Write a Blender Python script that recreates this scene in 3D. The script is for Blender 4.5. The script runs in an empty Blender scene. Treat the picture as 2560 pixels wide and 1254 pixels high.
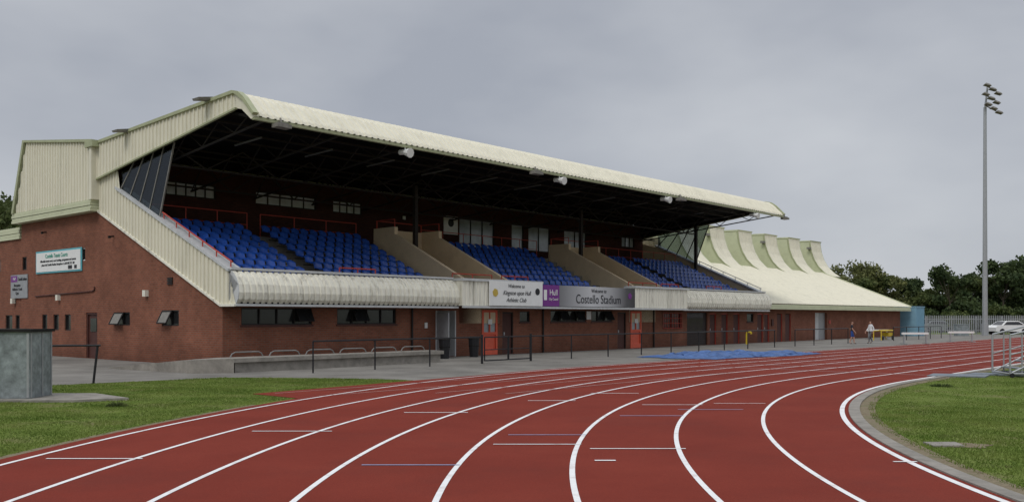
import bpy, math, random
import numpy as np
from mathutils import Vector, Matrix
random.seed(7); rng=np.random.default_rng(7)
scene=bpy.context.scene
scene.view_settings.view_transform='Standard'; scene.view_settings.look='None'; scene.view_settings.exposure=0
COL=scene.collection
CX,CY=-10.7,34.0
ANG=math.radians(48.7)
cu,su=math.cos(ANG),math.sin(ANG)
def W(u,v,z=0): return (CX+cu*u-su*v, CY+su*u+cu*v, z)

# ---------------------------------------------------------------- materials
def new_mat(name):
    m=bpy.data.materials.new(name); m.use_nodes=True
    nt=m.node_tree; b=nt.nodes['Principled BSDF']; return m,nt,b
def mat(name,col,rough=.6,var=.15,scale=4,bump=0,bscale=60,metal=0,spec=.3,stretch=(1,1,1),dirt=None,dirt_amt=.5,dlo=.5):
    m,nt,b=new_mat(name); N=nt.nodes; L=nt.links
    tc=N.new('ShaderNodeTexCoord'); mp=N.new('ShaderNodeMapping'); mp.inputs['Scale'].default_value=stretch
    L.new(tc.outputs['Object'],mp.inputs['Vector'])
    no=N.new('ShaderNodeTexNoise'); no.inputs['Scale'].default_value=scale; no.inputs['Detail'].default_value=6; no.inputs['Roughness'].default_value=.65
    L.new(mp.outputs['Vector'],no.inputs['Vector'])
    cr=N.new('ShaderNodeValToRGB'); cr.color_ramp.elements[0].position=.3; cr.color_ramp.elements[1].position=.7
    cr.color_ramp.elements[0].color=tuple(c*(1-var) for c in col)+(1,)
    cr.color_ramp.elements[1].color=tuple(min(1,c*(1+var)) for c in col)+(1,)
    L.new(no.outputs['Fac'],cr.inputs['Fac']); out=cr.outputs['Color']
    if dirt:
        n2=N.new('ShaderNodeTexNoise'); n2.inputs['Scale'].default_value=scale*.45; n2.inputs['Detail'].default_value=8; n2.inputs['Roughness'].default_value=.75
        L.new(mp.outputs['Vector'],n2.inputs['Vector'])
        r2=N.new('ShaderNodeMapRange'); r2.inputs['From Min'].default_value=dlo; r2.inputs['From Max'].default_value=.75; r2.inputs['To Max'].default_value=dirt_amt
        L.new(n2.outputs['Fac'],r2.inputs['Value'])
        mx=N.new('ShaderNodeMixRGB'); mx.inputs['Color2'].default_value=dirt+(1,)
        L.new(r2.outputs['Result'],mx.inputs['Fac']); L.new(out,mx.inputs['Color1']); out=mx.outputs['Color']
    L.new(out,b.inputs['Base Color'])
    b.inputs['Roughness'].default_value=rough; b.inputs['Metallic'].default_value=metal; b.inputs['Specular IOR Level'].default_value=spec
    if bump:
        n3=N.new('ShaderNodeTexNoise'); n3.inputs['Scale'].default_value=bscale; n3.inputs['Detail'].default_value=4
        L.new(tc.outputs['Object'],n3.inputs['Vector'])
        bp=N.new('ShaderNodeBump'); bp.inputs['Strength'].default_value=bump; bp.inputs['Distance'].default_value=.02
        L.new(n3.outputs['Fac'],bp.inputs['Height']); L.new(bp.outputs['Normal'],b.inputs['Normal'])
    return m
def brick_mat(name,c1,c2,mortar):
    m,nt,b=new_mat(name); N=nt.nodes; L=nt.links
    tc=N.new('ShaderNodeTexCoord'); sp=N.new('ShaderNodeSeparateXYZ'); L.new(tc.outputs['Object'],sp.inputs[0])
    ad=N.new('ShaderNodeMath'); L.new(sp.outputs[0],ad.inputs[0]); L.new(sp.outputs[1],ad.inputs[1])
    cb=N.new('ShaderNodeCombineXYZ'); L.new(ad.outputs[0],cb.inputs[0]); L.new(sp.outputs[2],cb.inputs[1])
    br=N.new('ShaderNodeTexBrick'); L.new(cb.outputs[0],br.inputs['Vector'])
    br.inputs['Color1'].default_value=c1+(1,); br.inputs['Color2'].default_value=c2+(1,); br.inputs['Mortar'].default_value=mortar+(1,)
    br.inputs['Scale'].default_value=1; br.inputs['Brick Width'].default_value=.24; br.inputs['Row Height'].default_value=.085; br.inputs['Mortar Size'].default_value=.012
    no=N.new('ShaderNodeTexNoise'); no.inputs['Scale'].default_value=.7; no.inputs['Detail'].default_value=8; no.inputs['Roughness'].default_value=.7
    L.new(tc.outputs['Object'],no.inputs['Vector'])
    mr=N.new('ShaderNodeMapRange'); mr.inputs['From Min'].default_value=.3; mr.inputs['From Max'].default_value=.7; mr.inputs['To Min'].default_value=.70; mr.inputs['To Max'].default_value=1.2
    L.new(no.outputs['Fac'],mr.inputs['Value'])
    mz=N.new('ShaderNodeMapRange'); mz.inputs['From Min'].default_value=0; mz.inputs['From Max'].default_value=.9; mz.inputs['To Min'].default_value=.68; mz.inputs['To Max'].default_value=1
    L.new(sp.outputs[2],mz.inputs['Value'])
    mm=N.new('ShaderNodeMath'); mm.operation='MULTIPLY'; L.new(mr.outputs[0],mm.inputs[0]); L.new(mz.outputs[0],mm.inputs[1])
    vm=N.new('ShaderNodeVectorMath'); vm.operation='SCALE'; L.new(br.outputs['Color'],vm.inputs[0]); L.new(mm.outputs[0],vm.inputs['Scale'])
    L.new(vm.outputs[0],b.inputs['Base Color']); b.inputs['Roughness'].default_value=.9; b.inputs['Specular IOR Level'].default_value=.15
    bp=N.new('ShaderNodeBump'); bp.inputs['Strength'].default_value=.5; bp.inputs['Distance'].default_value=.01; bp.invert=True
    L.new(br.outputs['Fac'],bp.inputs['Height']); L.new(bp.outputs['Normal'],b.inputs['Normal'])
    return m
M={}
M['brick']=brick_mat('brick',(.262,.093,.055),(.200,.070,.043),(.185,.115,.084))
M['brick_shade']=brick_mat('brick_painted_shade',(.085,.032,.022),(.06,.023,.018),(.045,.025,.02))  # same brick, darkened: the stand interior's shade is put into the colour
M['cream']=mat('cream_cladding',(.70,.665,.535),.55,.05,3,0,stretch=(1,1,.25),dirt=(.40,.385,.29),dirt_amt=.45)
M['creamf']=mat('cream_fascia',(.76,.735,.63),.5,.05,3,stretch=(2.8,2.8,.28),dirt=(.20,.185,.145),dirt_amt=.95,dlo=.50)
M['green']=mat('pale_green_trim',(.36,.38,.23),.5,.12,3,dirt=(.22,.23,.13),dirt_amt=.5)
M['paleg']=mat('pale_green_cladding',(.54,.56,.38),.5,.06,2,dirt=(.36,.37,.25),dirt_amt=.4)
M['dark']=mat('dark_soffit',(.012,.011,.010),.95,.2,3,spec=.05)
M['steel_d']=mat('dark_steel',(.02,.018,.017),.7,.2,5,spec=.1)
M['truss']=mat('truss_steel',(.034,.029,.026),.7,.2,5,spec=.2)
M['conc']=mat('concrete',(.25,.23,.20),.9,.25,3,.3,40,dirt=(.10,.095,.08),dirt_amt=.6)
M['concd']=mat('terrace_concrete',(.20,.185,.16),.9,.25,4)
M['beige']=mat('beige_render',(.66,.53,.36),.8,.08,1.5,.1,30,dirt=(.40,.32,.21),dirt_amt=.35)
M['cope']=mat('coping_white',(.50,.51,.51),.5,.12,3)
M['blue']=mat('seat_blue',(.016,.068,.32),.34,.3,1.3,spec=.5)
M['red']=mat('red_paint',(.42,.06,.04),.5,.12,6)
M['orange']=mat('orange_red_paint',(.68,.12,.065),.5,.08,6)
M['black']=mat('black_paint',(.015,.015,.017),.45,.2,8)
M['brown']=mat('door_brown',(.075,.028,.022),.6,.15,4)
M['shut']=mat('shutter',(.035,.025,.023),.6,.2,4)
M['frame']=mat('window_frame_dark',(.02,.017,.016),.5,.1,6)
M['glassd']=mat('glass_dark',(.02,.021,.022),.15,.3,2,spec=.5)
M['glass_sky']=mat('glass_painted_sky',(.36,.40,.43),.12,.25,1.2,spec=.5)  # pale base colour stands in for sky reflected in the panes
M['glass_sky_near']=mat('glass_painted_sky_near',(.66,.70,.74),.15,.2,1.5,spec=.5)  # brighter copy for near panes: sky reflection painted in, offsetting shade under the roof
M['white']=mat('white_paint',(.74,.74,.72),.5,.05,4)
M['grey']=mat('grey_metal',(.33,.34,.35),.45,.12,5,metal=.3)
M['galv']=mat('galvanised_steel',(.25,.28,.285),.5,.4,5,metal=.35,dirt=(.12,.13,.13),dirt_amt=.6)
M['lampg']=mat('lamp_body',(.20,.19,.17),.6,.2,6)
M['gal2']=mat('galvanised_tube',(.36,.37,.38),.4,.1,6,metal=.4)
M['hoop']=mat('hoop_rail_grey',(.22,.22,.21),.6,.2,6,metal=.2)
M['yellow']=mat('yellow_paint',(.60,.43,.03),.5,.1,6)
M['purple']=mat('purple_sign',(.17,.03,.22),.45,.05,4)
M['teal']=mat('teal_edge',(.10,.40,.46),.5,.05,4)
M['textd']=mat('lettering_dark',(.02,.02,.025),.5,.05,4)
M['textg']=mat('lettering_green',(.06,.30,.22),.5,.05,4)
M['gold']=mat('gold_mark',(.50,.36,.07),.5,.1,8)
M['tarp']=mat('tarpaulin_blue',(.05,.11,.27),.55,.35,3,spec=.4)
M['mat_g']=mat('grey_sheet',(.16,.18,.20),.7,.2,3)
M['lblue']=mat('light_blue',(.20,.36,.46),.6,.1,3)
M['light']=mat('fitting_grey',(.16,.16,.155),.5,.1,4)
m,nt,b=new_mat('printed_sign'); N=nt.nodes; L=nt.links
tc=N.new('ShaderNodeTexCoord'); sp=N.new('ShaderNodeSeparateXYZ'); L.new(tc.outputs['Generated'],sp.inputs[0])
cr=N.new('ShaderNodeValToRGB'); e=cr.color_ramp.elements; e[0].color=(.17,.17,.18,1); e[1].color=(.03,.03,.033,1)
x=e.new(.4); x.color=(.55,.55,.56,1); x=e.new(.66); x.color=(.38,.38,.39,1); x=e.new(.88); x.color=(.07,.07,.075,1)
L.new(sp.outputs[0],cr.inputs['Fac']); L.new(cr.outputs['Color'],b.inputs['Base Color']); b.inputs['Roughness'].default_value=.45; M['sign']=m
m,nt,b=new_mat('glazing'); N=nt.nodes; L=nt.links
tr=N.new('ShaderNodeBsdfTransparent'); tr.inputs['Color'].default_value=(.5,.54,.56,1)
gl=N.new('ShaderNodeBsdfGlossy'); gl.inputs['Roughness'].default_value=.08; gl.inputs['Color'].default_value=(.6,.64,.68,1)
mx=N.new('ShaderNodeMixShader'); mx.inputs[0].default_value=.09
L.new(tr.outputs[0],mx.inputs[1]); L.new(gl.outputs[0],mx.inputs[2]); L.new(mx.outputs[0],N['Material Output'].inputs['Surface']); M['glaze']=m
def ground_mat(name,cols,s1,s2,rough=.95,bump=.3,bsc=150,spec=.1,detail_amt=.25,patch=None,pamt=.5,pscale=.25):
    m,nt,b=new_mat(name); N=nt.nodes; L=nt.links
    tc=N.new('ShaderNodeTexCoord')
    a=N.new('ShaderNodeTexNoise'); a.inputs['Scale'].default_value=s1; a.inputs['Detail'].default_value=7; a.inputs['Roughness'].default_value=.62
    L.new(tc.outputs['Object'],a.inputs['Vector'])
    cr=N.new('ShaderNodeValToRGB'); el=cr.color_ramp.elements
    el[0].position=.3; el[0].color=cols[0]+(1,); el[1].position=.7; el[1].color=cols[-1]+(1,)
    for i,c in enumerate(cols[1:-1]):
        x=el.new(.3+.4*(i+1)/(len(cols)-1)); x.color=c+(1,)
    L.new(a.outputs['Fac'],cr.inputs['Fac']); src=cr.outputs['Color']
    if patch:
        g=N.new('ShaderNodeTexNoise'); g.inputs['Scale'].default_value=pscale; g.inputs['Detail'].default_value=9; g.inputs['Roughness'].default_value=.7; L.new(tc.outputs['Object'],g.inputs['Vector'])
        r=N.new('ShaderNodeMapRange'); r.inputs['From Min'].default_value=.5; r.inputs['From Max'].default_value=.66; r.inputs['To Max'].default_value=pamt; L.new(g.outputs['Fac'],r.inputs['Value'])
        q=N.new('ShaderNodeMixRGB'); q.inputs['Color2'].default_value=patch+(1,); L.new(r.outputs[0],q.inputs['Fac']); L.new(src,q.inputs['Color1']); src=q.outputs['Color']
    f=N.new('ShaderNodeTexNoise'); f.inputs['Scale'].default_value=s2; f.inputs['Detail'].default_value=4; f.inputs['Roughness'].default_value=.7
    L.new(tc.outputs['Object'],f.inputs['Vector'])
    mr=N.new('ShaderNodeMapRange'); mr.inputs['From Min'].default_value=.25; mr.inputs['From Max'].default_value=.75; mr.inputs['To Min'].default_value=1-detail_amt; mr.inputs['To Max'].default_value=1+detail_amt
    L.new(f.outputs['Fac'],mr.inputs['Value'])
    vm=N.new('ShaderNodeVectorMath'); vm.operation='SCALE'; L.new(src,vm.inputs[0]); L.new(mr.outputs[0],vm.inputs['Scale'])
    L.new(vm.outputs[0],b.inputs['Base Color']); b.inputs['Roughness'].default_value=rough; b.inputs['Specular IOR Level'].default_value=spec
    bp=N.new('ShaderNodeBump'); bp.inputs['Strength'].default_value=bump; bp.inputs['Distance'].default_value=.01
    L.new(f.outputs['Fac'],bp.inputs['Height']); L.new(bp.outputs['Normal'],b.inputs['Normal'])
    return m
M['track']=ground_mat('track_surface',[(.158,.026,.0165),(.178,.030,.019),(.198,.035,.022)],.5,75,detail_amt=.34,patch=(.135,.029,.021),pamt=.5,pscale=.35)
M['asph']=ground_mat('asphalt',[(.15,.140,.125),(.20,.188,.168),(.25,.236,.212)],.5,45,bump=.2,detail_amt=.18,patch=(.11,.105,.095),pamt=.5,pscale=.22)
M['grass']=ground_mat('grass_ground',[(.070,.100,.016),(.100,.142,.023),(.13,.172,.034),(.16,.16,.055)],.9,35,bump=.8,detail_amt=.4,patch=(.14,.13,.06),pamt=.5,pscale=.9)
M['earth']=ground_mat('earth_edge',[(.13,.10,.06),(.20,.165,.11),(.10,.11,.045)],3,30,detail_amt=.35)
M['line']=ground_mat('line_paint',[(.68,.68,.67),(.76,.76,.75),(.56,.50,.48)],2.5,60,bump=.1,detail_amt=.1)
M['lineb']=mat('line_paint_blue',(.26,.30,.44),.8,.2,5)
M['linef']=mat('line_paint_worn',(.45,.32,.29),.8,.2,5)
def leaf_mat(name,cols,tr=.25,sc=1.1,dry=None):
    m,nt,b=new_mat(name); N=nt.nodes; L=nt.links
    tc=N.new('ShaderNodeTexCoord'); a=N.new('ShaderNodeTexNoise'); a.inputs['Scale'].default_value=sc; a.inputs['Detail'].default_value=5
    L.new(tc.outputs['Object'],a.inputs['Vector']); cr=N.new('ShaderNodeValToRGB'); el=cr.color_ramp.elements
    el[0].position=.35; el[0].color=cols[0]+(1,); el[1].position=.68; el[1].color=cols[1]+(1,)
    L.new(a.outputs['Fac'],cr.inputs['Fac']); src=cr.outputs['Color']
    if dry:
        g=N.new('ShaderNodeTexNoise'); g.inputs['Scale'].default_value=1.7; g.inputs['Detail'].default_value=8; g.inputs['Roughness'].default_value=.75; L.new(tc.outputs['Object'],g.inputs['Vector'])
        r=N.new('ShaderNodeMapRange'); r.inputs['From Min'].default_value=.52; r.inputs['From Max'].default_value=.68; r.inputs['To Max'].default_value=.7; L.new(g.outputs['Fac'],r.inputs['Value'])
        q=N.new('ShaderNodeMixRGB'); q.inputs['Color2'].default_value=dry+(1,); L.new(r.outputs[0],q.inputs['Fac']); L.new(src,q.inputs['Color1']); src=q.outputs['Color']
    L.new(src,b.inputs['Base Color'])
    b.inputs['Roughness'].default_value=.7; b.inputs['Specular IOR Level'].default_value=.15
    t=N.new('ShaderNodeBsdfTranslucent'); L.new(src,t.inputs['Color']); x=N.new('ShaderNodeMixShader'); x.inputs[0].default_value=tr
    L.new(b.outputs[0],x.inputs[1]); L.new(t.outputs[0],x.inputs[2]); L.new(x.outputs[0],N['Material Output'].inputs['Surface'])
    return m
M['leaf1']=leaf_mat('foliage_olive',((.085,.10,.035),(.20,.205,.075)))
M['leaf2']=leaf_mat('foliage_dark',((.030,.050,.020),(.085,.115,.042)))
M['leaf3']=leaf_mat('foliage_mid',((.050,.072,.024),(.13,.155,.052)))
M['bark']=mat('bark',(.07,.055,.04),.9,.3,6)
M['blade']=leaf_mat('grass_blades',((.095,.155,.024),(.20,.245,.06)),.35,.8,dry=(.20,.19,.085))
M['skin']=mat('skin',(.45,.25,.18),.6,.05,8)
M['hair']=mat('hair_grey',(.35,.33,.31),.8,.1,20); M['haird']=mat('hair_dark',(.03,.02,.015),.7,.1,20)
M['shirtw']=mat('shirt_white',(.72,.72,.74),.8,.06,8); M['trg']=mat('trousers_grey',(.10,.10,.11),.8,.1,8)
M['shirtd']=mat('shirt_dark',(.03,.03,.04),.8,.1,8); M['shortb']=mat('shorts_blue',(.03,.07,.26),.8,.1,8)
M['shoe']=mat('shoe_black',(.02,.02,.02),.5,.1,8)

# ---------------------------------------------------------------- mesh builder
class B:
    def __init__(s): s.v=[]; s.f=[]
    def add(s,vs,fs):
        o=len(s.v); s.v+= [tuple(p) for p in vs]; s.f+=[tuple(i+o for i in f) for f in fs]
    def box(s,x0,x1,y0,y1,z0,z1):
        s.add([(x0,y0,z0),(x1,y0,z0),(x1,y1,z0),(x0,y1,z0),(x0,y0,z1),(x1,y0,z1),(x1,y1,z1),(x0,y1,z1)],
              [(3,2,1,0),(4,5,6,7),(0,1,5,4),(1,2,6,5),(2,3,7,6),(3,0,4,7)]); return s
    def prism_u(s,poly,u0,u1):
        n=len(poly); vs=[(u0,a,b) for a,b in poly]+[(u1,a,b) for a,b in poly]
        s.add(vs,[tuple(range(n)),tuple(range(2*n-1,n-1,-1))]+[(i,i+n,(i+1)%n+n,(i+1)%n) for i in range(n)]); return s
    def prism_z(s,poly,z0,z1):
        n=len(poly); vs=[(a,b,z0) for a,b in poly]+[(a,b,z1) for a,b in poly]
        s.add(vs,[tuple(range(n-1,-1,-1)),tuple(range(n,2*n))]+[(i,(i+1)%n,(i+1)%n+n,i+n) for i in range(n)]); return s
    def tube(s,p0,p1,r,seg=6,r1=None):
        r1=r if r1 is None else r1
        p0=Vector(p0); p1=Vector(p1); d=(p1-p0).normalized()
        a=d.orthogonal().normalized(); b=d.cross(a)
        vs=[]
        for p,rr in((p0,r),(p1,r1)):
            for i in range(seg):
                t=2*math.pi*i/seg; vs.append(p+a*math.cos(t)*rr+b*math.sin(t)*rr)
        s.add(vs,[(i,(i+1)%seg,(i+1)%seg+seg,i+seg) for i in range(seg)]+[tuple(range(seg-1,-1,-1)),tuple(range(seg,2*seg))]); return s
    def path(s,pts,r,seg=6):
        for a,b in zip(pts,pts[1:]): s.tube(a,b,r,seg)
        return s
    def ribbed(s,prof,u0,u1,pitch=.3,depth=.035):
        n=len(prof); nr=[]
        for i in range(n):
            a=prof[max(0,i-1)]; b=prof[min(n-1,i+1)]; t=Vector((b[0]-a[0],b[1]-a[1])).normalized(); nr.append((-t.y,t.x))
        us=[]; u=u0
        while u<u1:
            us+=[(u,0),(u+pitch*.55,0),(u+pitch*.65,1),(u+pitch*.9,1)]; u+=pitch
        us.append((u1,0)); us=[x for x in us if x[0]<=u1]
        vs=[]
        for (u,k) in us:
            for i in range(n): vs.append((u,prof[i][0]+nr[i][0]*depth*k,prof[i][1]+nr[i][1]*depth*k))
        fs=[]
        for j in range(len(us)-1):
            for i in range(n-1): a=j*n+i; fs.append((a,a+1,a+n+1,a+n))
        s.add(vs,fs); return s
    def panel(s,u,v0,v1,lo,hi,pitch=.3,depth=.04,sgn=-1):
        vv=[]; v=v0
        while v<v1:
            vv+=[(v,0),(v+pitch*.72,0),(v+pitch*.78,1),(v+pitch*.94,1)]; v+=pitch
        vv=[x for x in vv if x[0]<v1]+[(v1,0)]
        vs=[]
        for (v,k) in vv:
            vs.append((u+sgn*depth*k,v,lo(v))); vs.append((u+sgn*depth*k,v,hi(v)))
        s.add(vs,[(2*i,2*i+1,2*i+3,2*i+2) for i in range(len(vv)-1)]); return s
    def obj(s,name,m,parent=None,smooth=False,loc=None):
        me=bpy.data.meshes.new(name); me.from_pydata(s.v,[],s.f); me.update()
        o=bpy.data.objects.new(name,me); COL.objects.link(o); me.materials.append(m)
        if smooth: me.polygons.foreach_set('use_smooth',[True]*len(me.polygons))
        if parent: o.parent=parent
        if loc: o.location=loc
        return o
def empty(name,loc=(0,0,0),rz=0):
    e=bpy.data.objects.new(name,None); COL.objects.link(e); e.location=loc; e.rotation_euler=(0,0,rz); e.empty_display_size=.2; return e
def text(s,size,loc,parent,m,side='front',name='lettering',align='CENTER',xs=1,shear=0,bold=0):
    c=bpy.data.curves.new(name,'FONT'); c.body=s; c.size=size; c.align_x=align; c.align_y='CENTER'; c.extrude=.004; c.shear=shear; c.offset=bold
    o=bpy.data.objects.new(name,c); COL.objects.link(o); c.materials.append(m); o.parent=parent; o.location=loc
    o.rotation_euler=(math.pi/2,0,0 if side=='front' else -math.pi/2); o.scale=(xs,1,1); return o
def wall(name,m,parent,axis,a0,a1,t0,t1,top,openings,breaks=()):
    xs=sorted(set([a0,a1]+list(breaks)+[o[0] for o in openings]+[o[1] for o in openings])); b=B()
    for x0,x1 in zip(xs,xs[1:]):
        if x1-x0<1e-6: continue
        ops=sorted([(o[2],o[3]) for o in openings if o[0]<=x0+1e-6 and o[1]>=x1-1e-6])
        z=0; segs=[]
        for lo,hi in ops:
            if lo>z+1e-4: segs.append((z,lo,None))
            z=hi
        segs.append((z,top(x0+1e-6),top(x1-1e-6)))
        for s0,s1,s2 in segs:
            s2=s1 if s2 is None else s2
            P=[(x0,s0),(x1,s0),(x1,s2),(x0,s1)]
            if axis=='u':
                vs=[(p[0],t0,p[1]) for p in P]+[(p[0],t1,p[1]) for p in P]
                b.add(vs,[(0,1,2,3),(7,6,5,4),(0,4,5,1),(1,5,6,2),(2,6,7,3),(3,7,4,0)])
            else:
                vs=[(t0,p[0],p[1]) for p in P]+[(t1,p[0],p[1]) for p in P]
                b.add(vs,[(3,2,1,0),(4,5,6,7),(1,5,4,0),(2,6,5,1),(3,7,6,2),(0,4,7,3)])
    return b.obj(name,m,parent)
def window(parent,axis,a0,a1,z0,z1,t,nm=1,fm='frame',gm='glassd',nz=1,name='window'):
    g=B(); f=B(); w=.05
    def bx(b,x0,x1,zz0,zz1,d0,d1):
        if axis=='u': b.box(x0,x1,t+d0,t+d1,zz0,zz1)
        else: b.box(t+d0,t+d1,x0,x1,zz0,zz1)
    bx(g,a0,a1,z0,z1,.10,.12)
    bx(f,a0,a1,z0,z0+w,.04,.095); bx(f,a0,a1,z1-w,z1,.04,.095)
    for i in range(nm+1):
        x=a0+(a1-a0-w)*i/nm; bx(f,x,x+w,z0+w,z1-w,.04,.095)
    g.obj(name+'_glass',M[gm],parent); f.obj(name+'_frame',M[fm],parent)

# ================================================================ GRANDSTAND
G=empty('grandstand_building',(CX,CY,0),ANG)
parz=lambda v: 3.59+(v+.5)*.4304
botz=lambda v: 2.32+v*.424
end_open=[(15.5,16.1,1.23,1.98),(14.2,14.8,1.23,1.98),(12.9,13.55,1.23,1.98),(17.96,18.5,4.2,4.85),
          (10.2,11.3,.02,2.05),(7.17,8.6,1.5,2.06),(3.15,4.47,1.5,2.12),(11.4,11.9,4.4,4.98)]
def endtop(v): return botz(v) if v<9.97 else 6.55
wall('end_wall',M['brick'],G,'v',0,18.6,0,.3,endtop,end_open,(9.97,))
for o in end_open[:3]: window(G,'v',*o[:2],o[2],o[3],0)
window(G,'v',*end_open[3],0); window(G,'v',*end_open[5],0,nm=2); window(G,'v',*end_open[6],0,nm=2); window(G,'v',*end_open[7],0,fm='white')
B().box(.1,.14,10.2,11.3,.02,2.05).obj('end_door',M['brown'],G)
f=B().box(.03,.098,10.2,10.28,.02,2.05).box(.03,.098,11.22,11.3,.02,2.05).box(.03,.098,10.28,11.22,1.97,2.05); f.obj('end_door_frame',M['brown'],G)
B().box(.08,.098,10.45,11.05,1.2,1.8).obj('end_door_pane',M['glassd'],G)
for (v0,v1,z1) in((7.75,8.55,2.02),(3.7,4.42,2.08)):
    b=B(); b.add([(-.01,v0,z1),(-.01,v1,z1),(-.24,v1,z1-.46),(-.24,v0,z1-.46)],[(0,1,2,3)]); b.obj('open_casement',M['lampg'],G)
    B().path([(-.01,v0,z1),(-.25,v0,z1-.47),(-.25,v1,z1-.47),(-.01,v1,z1),(-.01,v0,z1)],.03).obj('casement_frame',M['frame'],G)
for v,z in((5.68,2.83),(14.1,2.77),(19.5,2.67)):
    B().box(-.16,0,v-.11,v+.11,z-.14,z+.12).obj('bulkhead_light',M['creamf'],G)
B().path([(-.04,16.8,2.86),(-.04,10.6,3.0),(-.04,10.4,3.06),(-.04,10.4,3.2)],.03).obj('wall_pipe',M['brown'],G)
b=B()
for i in range(5): b.box(-.05,-.002,3.6,4.0,3.14+i*.06,3.18+i*.06)
b.obj('air_vent',M['frame'],G)
for v,z in((8.6,5.3),(15.6,5.9)): B().tube((-.2,v,z),(0,v,z+.03),.035).tube((-.24,v,z-.02),(-.16,v,z),.06).obj('wall_lamp',M['steel_d'],G)
fo=[(.79,4.02,1.55,2.2,'w',4),(5.28,8.5,1.55,2.2,'w',4),(10.9,12.2,.02,2.15,'hall',0),(14.0,15.1,.02,2.2,'or',0),(15.5,16.3,.02,2.1,'br',0),
    (16.8,17.6,1.6,2.15,'w',1),(19.3,22.4,1.6,2.2,'w',4),(22.9,24.9,1.6,2.2,'w',3),(25.45,26.3,.02,2.12,'br',0),(26.75,27.9,.02,2.2,'or',0),
    (30.3,32.5,1.15,2.1,'grill',2),(33.2,35.8,.02,2.15,'sh',0),(36.1,37,.02,2.1,'br',0),(37.7,38.6,.02,2.1,'br',0),(39.4,40.3,.02,2.1,'br',0),(41.4,42.4,1.5,2.1,'w',1),
    (43.0,43.9,.02,2.1,'br',0),(44.1,44.9,.02,2.1,'br',0)]
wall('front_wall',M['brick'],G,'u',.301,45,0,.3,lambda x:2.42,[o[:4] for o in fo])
for (a,c,z0,z1,k,n) in fo:
    if k=='w':
        window(G,'u',a,c,z0,z1,0,nm=n); B().box(a-.05,c+.05,-.04,.03,z0-.07,z0-.002).obj('window_sill',M['brown'],G)
    elif k=='br':
        B().box(a+.06,c-.06,.08,.12,.02,z1-.06).obj('door',M['brown'],G)
        B().box(a,a+.06,.03,.12,.02,z1).box(c-.06,c,.03,.12,.02,z1).box(a+.06,c-.06,.03,.12,z1-.06,z1).obj('door_frame',M['red' if a>35 else 'frame'],G)
        B().box(a+.14,a+.22,.05,.08,.95,1.1).obj('door_handle',M['gal2'],G)
    elif k=='or':
        b=B().box(a,a+.12,-.03,.1,.02,z1).box(c-.12,c,-.03,.1,.02,z1).box(a+.12,c-.12,-.03,.1,z1-.12,z1).box(a+.12,c-.12,-.03,.1,1.0,1.12).box(a+.12,c-.12,-.03,.1,.02,.3)
        b.box((a+c)/2-.03,(a+c)/2+.03,-.03,.1,1.12,z1-.12); b.obj('door_frame',M['orange'],G)
        B().box(a+.12,c-.12,.04,.06,.3,1.0).obj('door_panel',M['orange'],G)
        B().box(a+.12,c-.12,.04,.06,1.12,z1-.12).obj('door_glass',M['glass_sky'],G)
        B().box(a+.4,c-.4,-.045,-.032,1.5,1.75).obj('notice',M['white'],G)
    elif k=='sh':
        b=B()
        for i in range(26): b.box(a,c,.1-(.02 if i%2 else 0),.14,.02+i*.082,.02+(i+1)*.082-.002)
        b.obj('roller_shutter',M['shut'],G)
    elif k=='grill':
        window(G,'u',a,c,z0,z1,0,nm=n); b=B()
        for i in range(12): x=a+(c-a)*i/11; b.tube((x,-.04,z0),(x,-.04,z1),.018)
        for i in range(4): z=z0+(z1-z0)*i/3; b.tube((a,-.06,z),(c,-.06,z),.02)
        b.obj('window_grille',M['red'],G)
    elif k=='hall':
        B().box(a,a+.05,.3,3,0,2.3).box(c-.05,c,.3,3,0,2.3).box(a,c,3,3.05,0,2.3).obj('hall_lining',M['white'],G)
        B().box(a+.5,c-.12,2.9,2.95,.05,2.0).obj('hall_door',M['brown'],G)
        B().box(a,a+.07,-.03,.29,.02,z1).box(c-.07,c,-.03,.29,.02,z1).obj('hall_frame',M['cope'],G)
        B().box(a+.04,a+.09,-.8,-.02,.05,2.05).obj('hall_door_leaf',M['grey'],G)
B().box(22.45,22.85,-.02,-.002,1.72,2.17).obj('notice_board',M['white'],G)
B().box(10.2,10.35,-.05,-.002,1.35,1.6).obj('wall_notice',M['white'],G)
for u in(9.4,18.6,29.2): B().tube((u,-.07,.02),(u,-.07,2.3),.045,8).obj('downpipe',M['frame'],G)
for a in(3.25,6.1,20.0,21.4,24.1):
    b=B(); b.add([(a,-.01,2.16),(a+.7,-.01,2.16),(a+.7,-.25,1.7),(a,-.25,1.7)],[(0,1,2,3)]); b.obj('open_casement',M['glassd'],G)
    B().path([(a,-.01,2.16),(a,-.26,1.69),(a+.7,-.26,1.69),(a+.7,-.01,2.16)],.02).obj('casement_frame',M['frame'],G)
B().box(0.02,42.9,-.95,-.003,2.34,2.4).obj('balcony_soffit',M['steel_d'],G)
prof=[(-.93,2.33),(-1.08,2.5),(-1.13,2.75),(-1.08,3.05),(-.92,3.32),(-.72,3.5),(-.6,3.56)]
pr=prof[::-1]
B().ribbed(prof,0.0,11.4,.26,-.045).obj('fascia_curved_a',M['creamf'],G)
B().ribbed(prof,31.1,42.9,.26,-.045).obj('fascia_curved_b',M['creamf'],G)
B().prism_u(pr+[(-.4,3.56),(-.4,2.35)],-.03,-.001).obj('fascia_end',M['cope'],G)
B().prism_u(pr+[(-.4,3.56),(-.4,2.35)],42.9,42.94).obj('fascia_end_far',M['cope'],G)
B().box(-.05,11.4,-.68,-.35,3.575,3.66).box(31.1,42.95,-.68,-.35,3.575,3.66).obj('fascia_coping',M['cope'],G)
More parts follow.
